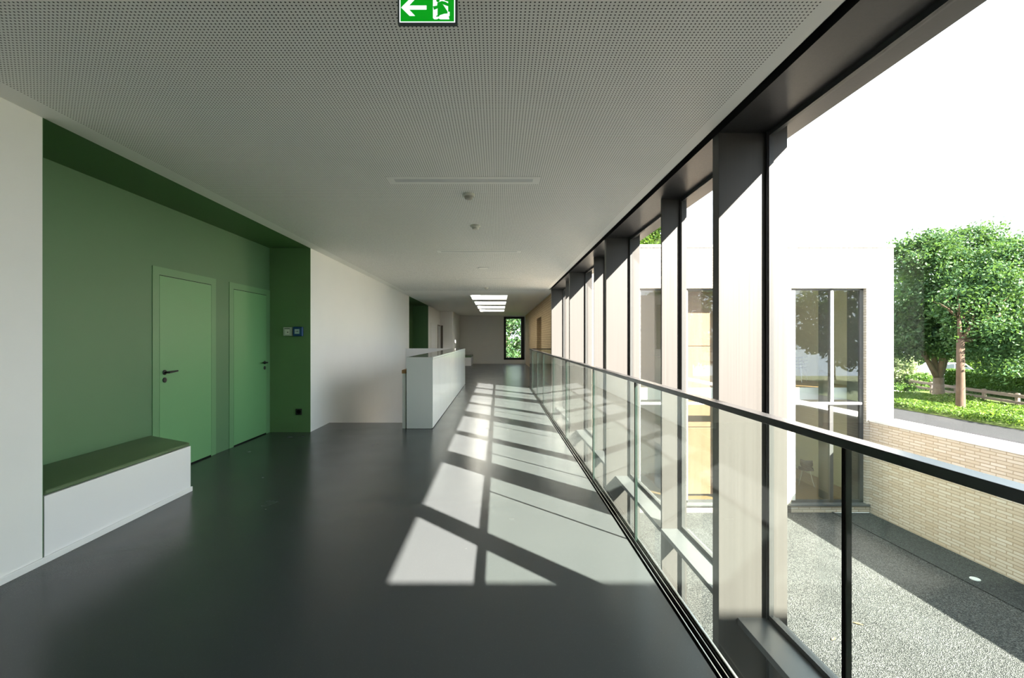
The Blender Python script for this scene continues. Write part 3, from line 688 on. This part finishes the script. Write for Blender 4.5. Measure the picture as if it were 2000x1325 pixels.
def shrub(label, lobes, n, size, mat, name='shrub', cat='shrub', thin=.5, clump=.16, stem=True):
    x = sum(l[0] for l in lobes)/len(lobes); y = sum(l[1] for l in lobes)/len(lobes)
    r = thing(name, label, cat, (x, y, RZ))
    for k in range(5):
        m = MB(); l = lobes[k % len(lobes)]; m.tube([(l[0]+random.uniform(-.1, .1), l[1], RZ), (l[0]+random.uniform(-.3, .3), l[1]+random.uniform(-.2, .2), (RZ+l[2])/2+.2), (l[0]+random.uniform(-.5, .5)*l[3], l[1], l[2]+.3*l[5])], [.03, .022, .01], 6)
        m.build('stem', 'bark', r)
    leaves('foliage', crown_points(lobes, n, thin, clump), size, mat, r)
shrub('pale flowering shrub at the corner of the wing', [lobe(1755, 715, 28, 28, 26), lobe(1790, 738, 29, 20, 14)], 5000, .09, 'leafD')
shrub('dark green shrub behind the fence by the forked tree', [lobe(1790, 752, 27.5, 38, 18), lobe(1760, 765, 27, 24, 14)], 6000, .08, 'leafC')
shrub('bright sunlit shrub between the two tree trunks and the hedge', [lobe(1905, 715, 30, 30, 32), lobe(1940, 690, 31, 26, 28)], 6000, .09, 'leafB')
shrub('tall dark conifer shrub behind the hedge', [lobe(1865, 700, 31, 26, 60), lobe(1800, 690, 33, 60, 50)], 8000, .10, 'leafC')
shrub('bright green trees filling the view behind the hedge', [lobe(1990, 680, 32, 60, 40), lobe(2060, 640, 33, 60, 80), lobe(1960, 640, 34, 50, 50)], 9000, .12, 'leafB')
shrub('leafy backdrop trees seen between crown and wing', [lobe(1770, 600, 40, 60, 60), lobe(1800, 680, 38, 60, 50), lobe(1900, 640, 40, 60, 60)], 9000, .15, 'leafC', thin=.6, clump=.3)
for tx_, ty_, th in ((15.0, -10, 3.4), (20.0, -9.5, 3.2), (25.0, -8.5, 3.4)):  # out of view, added so the wing panes reflect green instead of sky
    tree('added tree beyond the near wing, %s' % {15.0: 'seen only as a reflection', 20.0: 'mirrored green in the wing windows', 25.0: 'outermost of the mirrored ones'}[tx_], tx_, ty_, RZ, .2, 2.2, [(.6, 0, 4), (-.6, .2, 4.2)],
         [(tx_, ty_, th, 3.0, 2.0, 3.6), (tx_+.6, ty_, th-2.4, 2.4, 1.6, 2.0)], 9000, .16, thin=.8, clump=.3)
# clipped hedge
r = thing('hedge', 'long clipped dark green hedge behind the fence', 'hedge', (25, 24, RZ))
xa, ya = P(1845, 735, 27.5)[:2]; xb, yb = P(2080, 740, 20.5)[:2]
k = 22000; t_ = rng.random(k); off = rng.normal(size=k)*.05; face = rng.random(k)
cx_ = xa+(xb-xa)*t_; cy_ = ya+(yb-ya)*t_
dx, dy = (xb-xa), (yb-ya); ln = math.hypot(dx, dy); nx, ny = -dy/ln, dx/ln
if nx > 0: nx, ny = -nx, -ny
top = face < .35
zz = np.where(top, -.42+rng.normal(size=k)*.03, RZ+rng.random(k)*1.2); dep = np.where(top, rng.random(k)*.8, off)
pts = np.stack([cx_-nx*dep, cy_-ny*dep, zz], 1)
leaves('hedge_foliage', pts, .055, 'leafC', r)
m = MB(); m.prism([(xa-nx*.08, ya-ny*.08), (xb-nx*.08, yb-ny*.08), (xb-nx*.75, yb-ny*.75), (xa-nx*.75, ya-ny*.75)], 'z', RZ, -.5); m.build('hedge_core', 'soil', r)
# low rail fence
r = thing('rail_fence', 'low weathered wooden rail fence along the verge', 'fence', (23.5, 24, RZ))
pa = Vector((*P(1775, 750, 27.2)[:2], 0)); pb = Vector((*P(2060, 790, 18.2)[:2], 0)); d = (pb-pa).normalized()
nrm = Vector((-d.y, d.x, 0))
for z0, z1 in ((-1.14, -1.0), (-1.42, -1.30)):
    m = MB(); pts = [pa+nrm*.03, pb+nrm*.03, pb-nrm*.03, pa-nrm*.03]; m.prism([(p.x, p.y) for p in pts], 'z', z0, z1); m.build('rail', 'fence', r, .005)
for k in range(6):
    p = pa.lerp(pb, k/5+.0); q = p+nrm*.09
    MB().box(q.x-.06, q.x+.06, q.y-.06, q.y+.06, RZ, -.96).build('post', 'fence', r, .008)
# ground cover on the verge
k = 42000; gx = 17.4+rng.random(k)*5.4; gy = 10+rng.random(k)**.8*18
keep = ~((gx > 20.4) & (gy > 24.4)); gx = gx[keep]; gy = gy[keep]
hh = .10+.22*(.5+.5*np.sin(gx*2.1+gy*1.3))*(.5+.5*np.sin(gx*.9-gy*1.7))
gz = RZ+.03+rng.random(len(gx))**.5*(hh+.12*np.exp(-(gx-17.6)**2*4))
g = leaves('ground_cover', np.stack([gx, gy, gz], 1), .065, 'leafB'); tag(g, 'low sunlit green ground cover on the verge beside the road', 'ground cover', kind='stuff')
# parked car behind the forked tree
cx, cy, _ = P(1835, 735, 30)
r = thing('car', 'silver blue car parked behind the forked tree', 'car', (cx, cy, RZ))
def prof(pts, y0, y1): return MB().prism([(cx+a, RZ+b_) for a, b_ in pts], 'y', y0, y1)
prof([(-2.1, .3), (-2.1, .75), (-1.9, .92), (-1.0, 1.0), (1.5, 1.02), (2.05, .95), (2.1, .35)], cy-.85, cy+.85).build('car_body', 'car', r, .06, seg=3)
prof([(-1.05, .98), (-.35, 1.45), (.2, 1.52), (1.0, 1.48), (1.65, 1.0)], cy-.72, cy+.72).build('car_roof', 'car', r, .08, seg=3)
m = prof([(-.92, 1.02), (-.33, 1.39), (.25, 1.44), (.25, 1.02)], cy-.735, cy-.72); m.prism([(cx+a, RZ+b_) for a, b_ in [(.33, 1.02), (.33, 1.44), (.95, 1.40), (1.45, 1.03)]], 'y', cy-.735, cy-.72); m.build('side_window', 'carglass', r)
for dx_ in (-1.35, 1.35): MB().lathe([(.32, -.1), (.33, 0), (.32, .1)], cx+dx_, cy-.78, RZ+.33, 'y', 24).build('wheel', 'tyre', r)
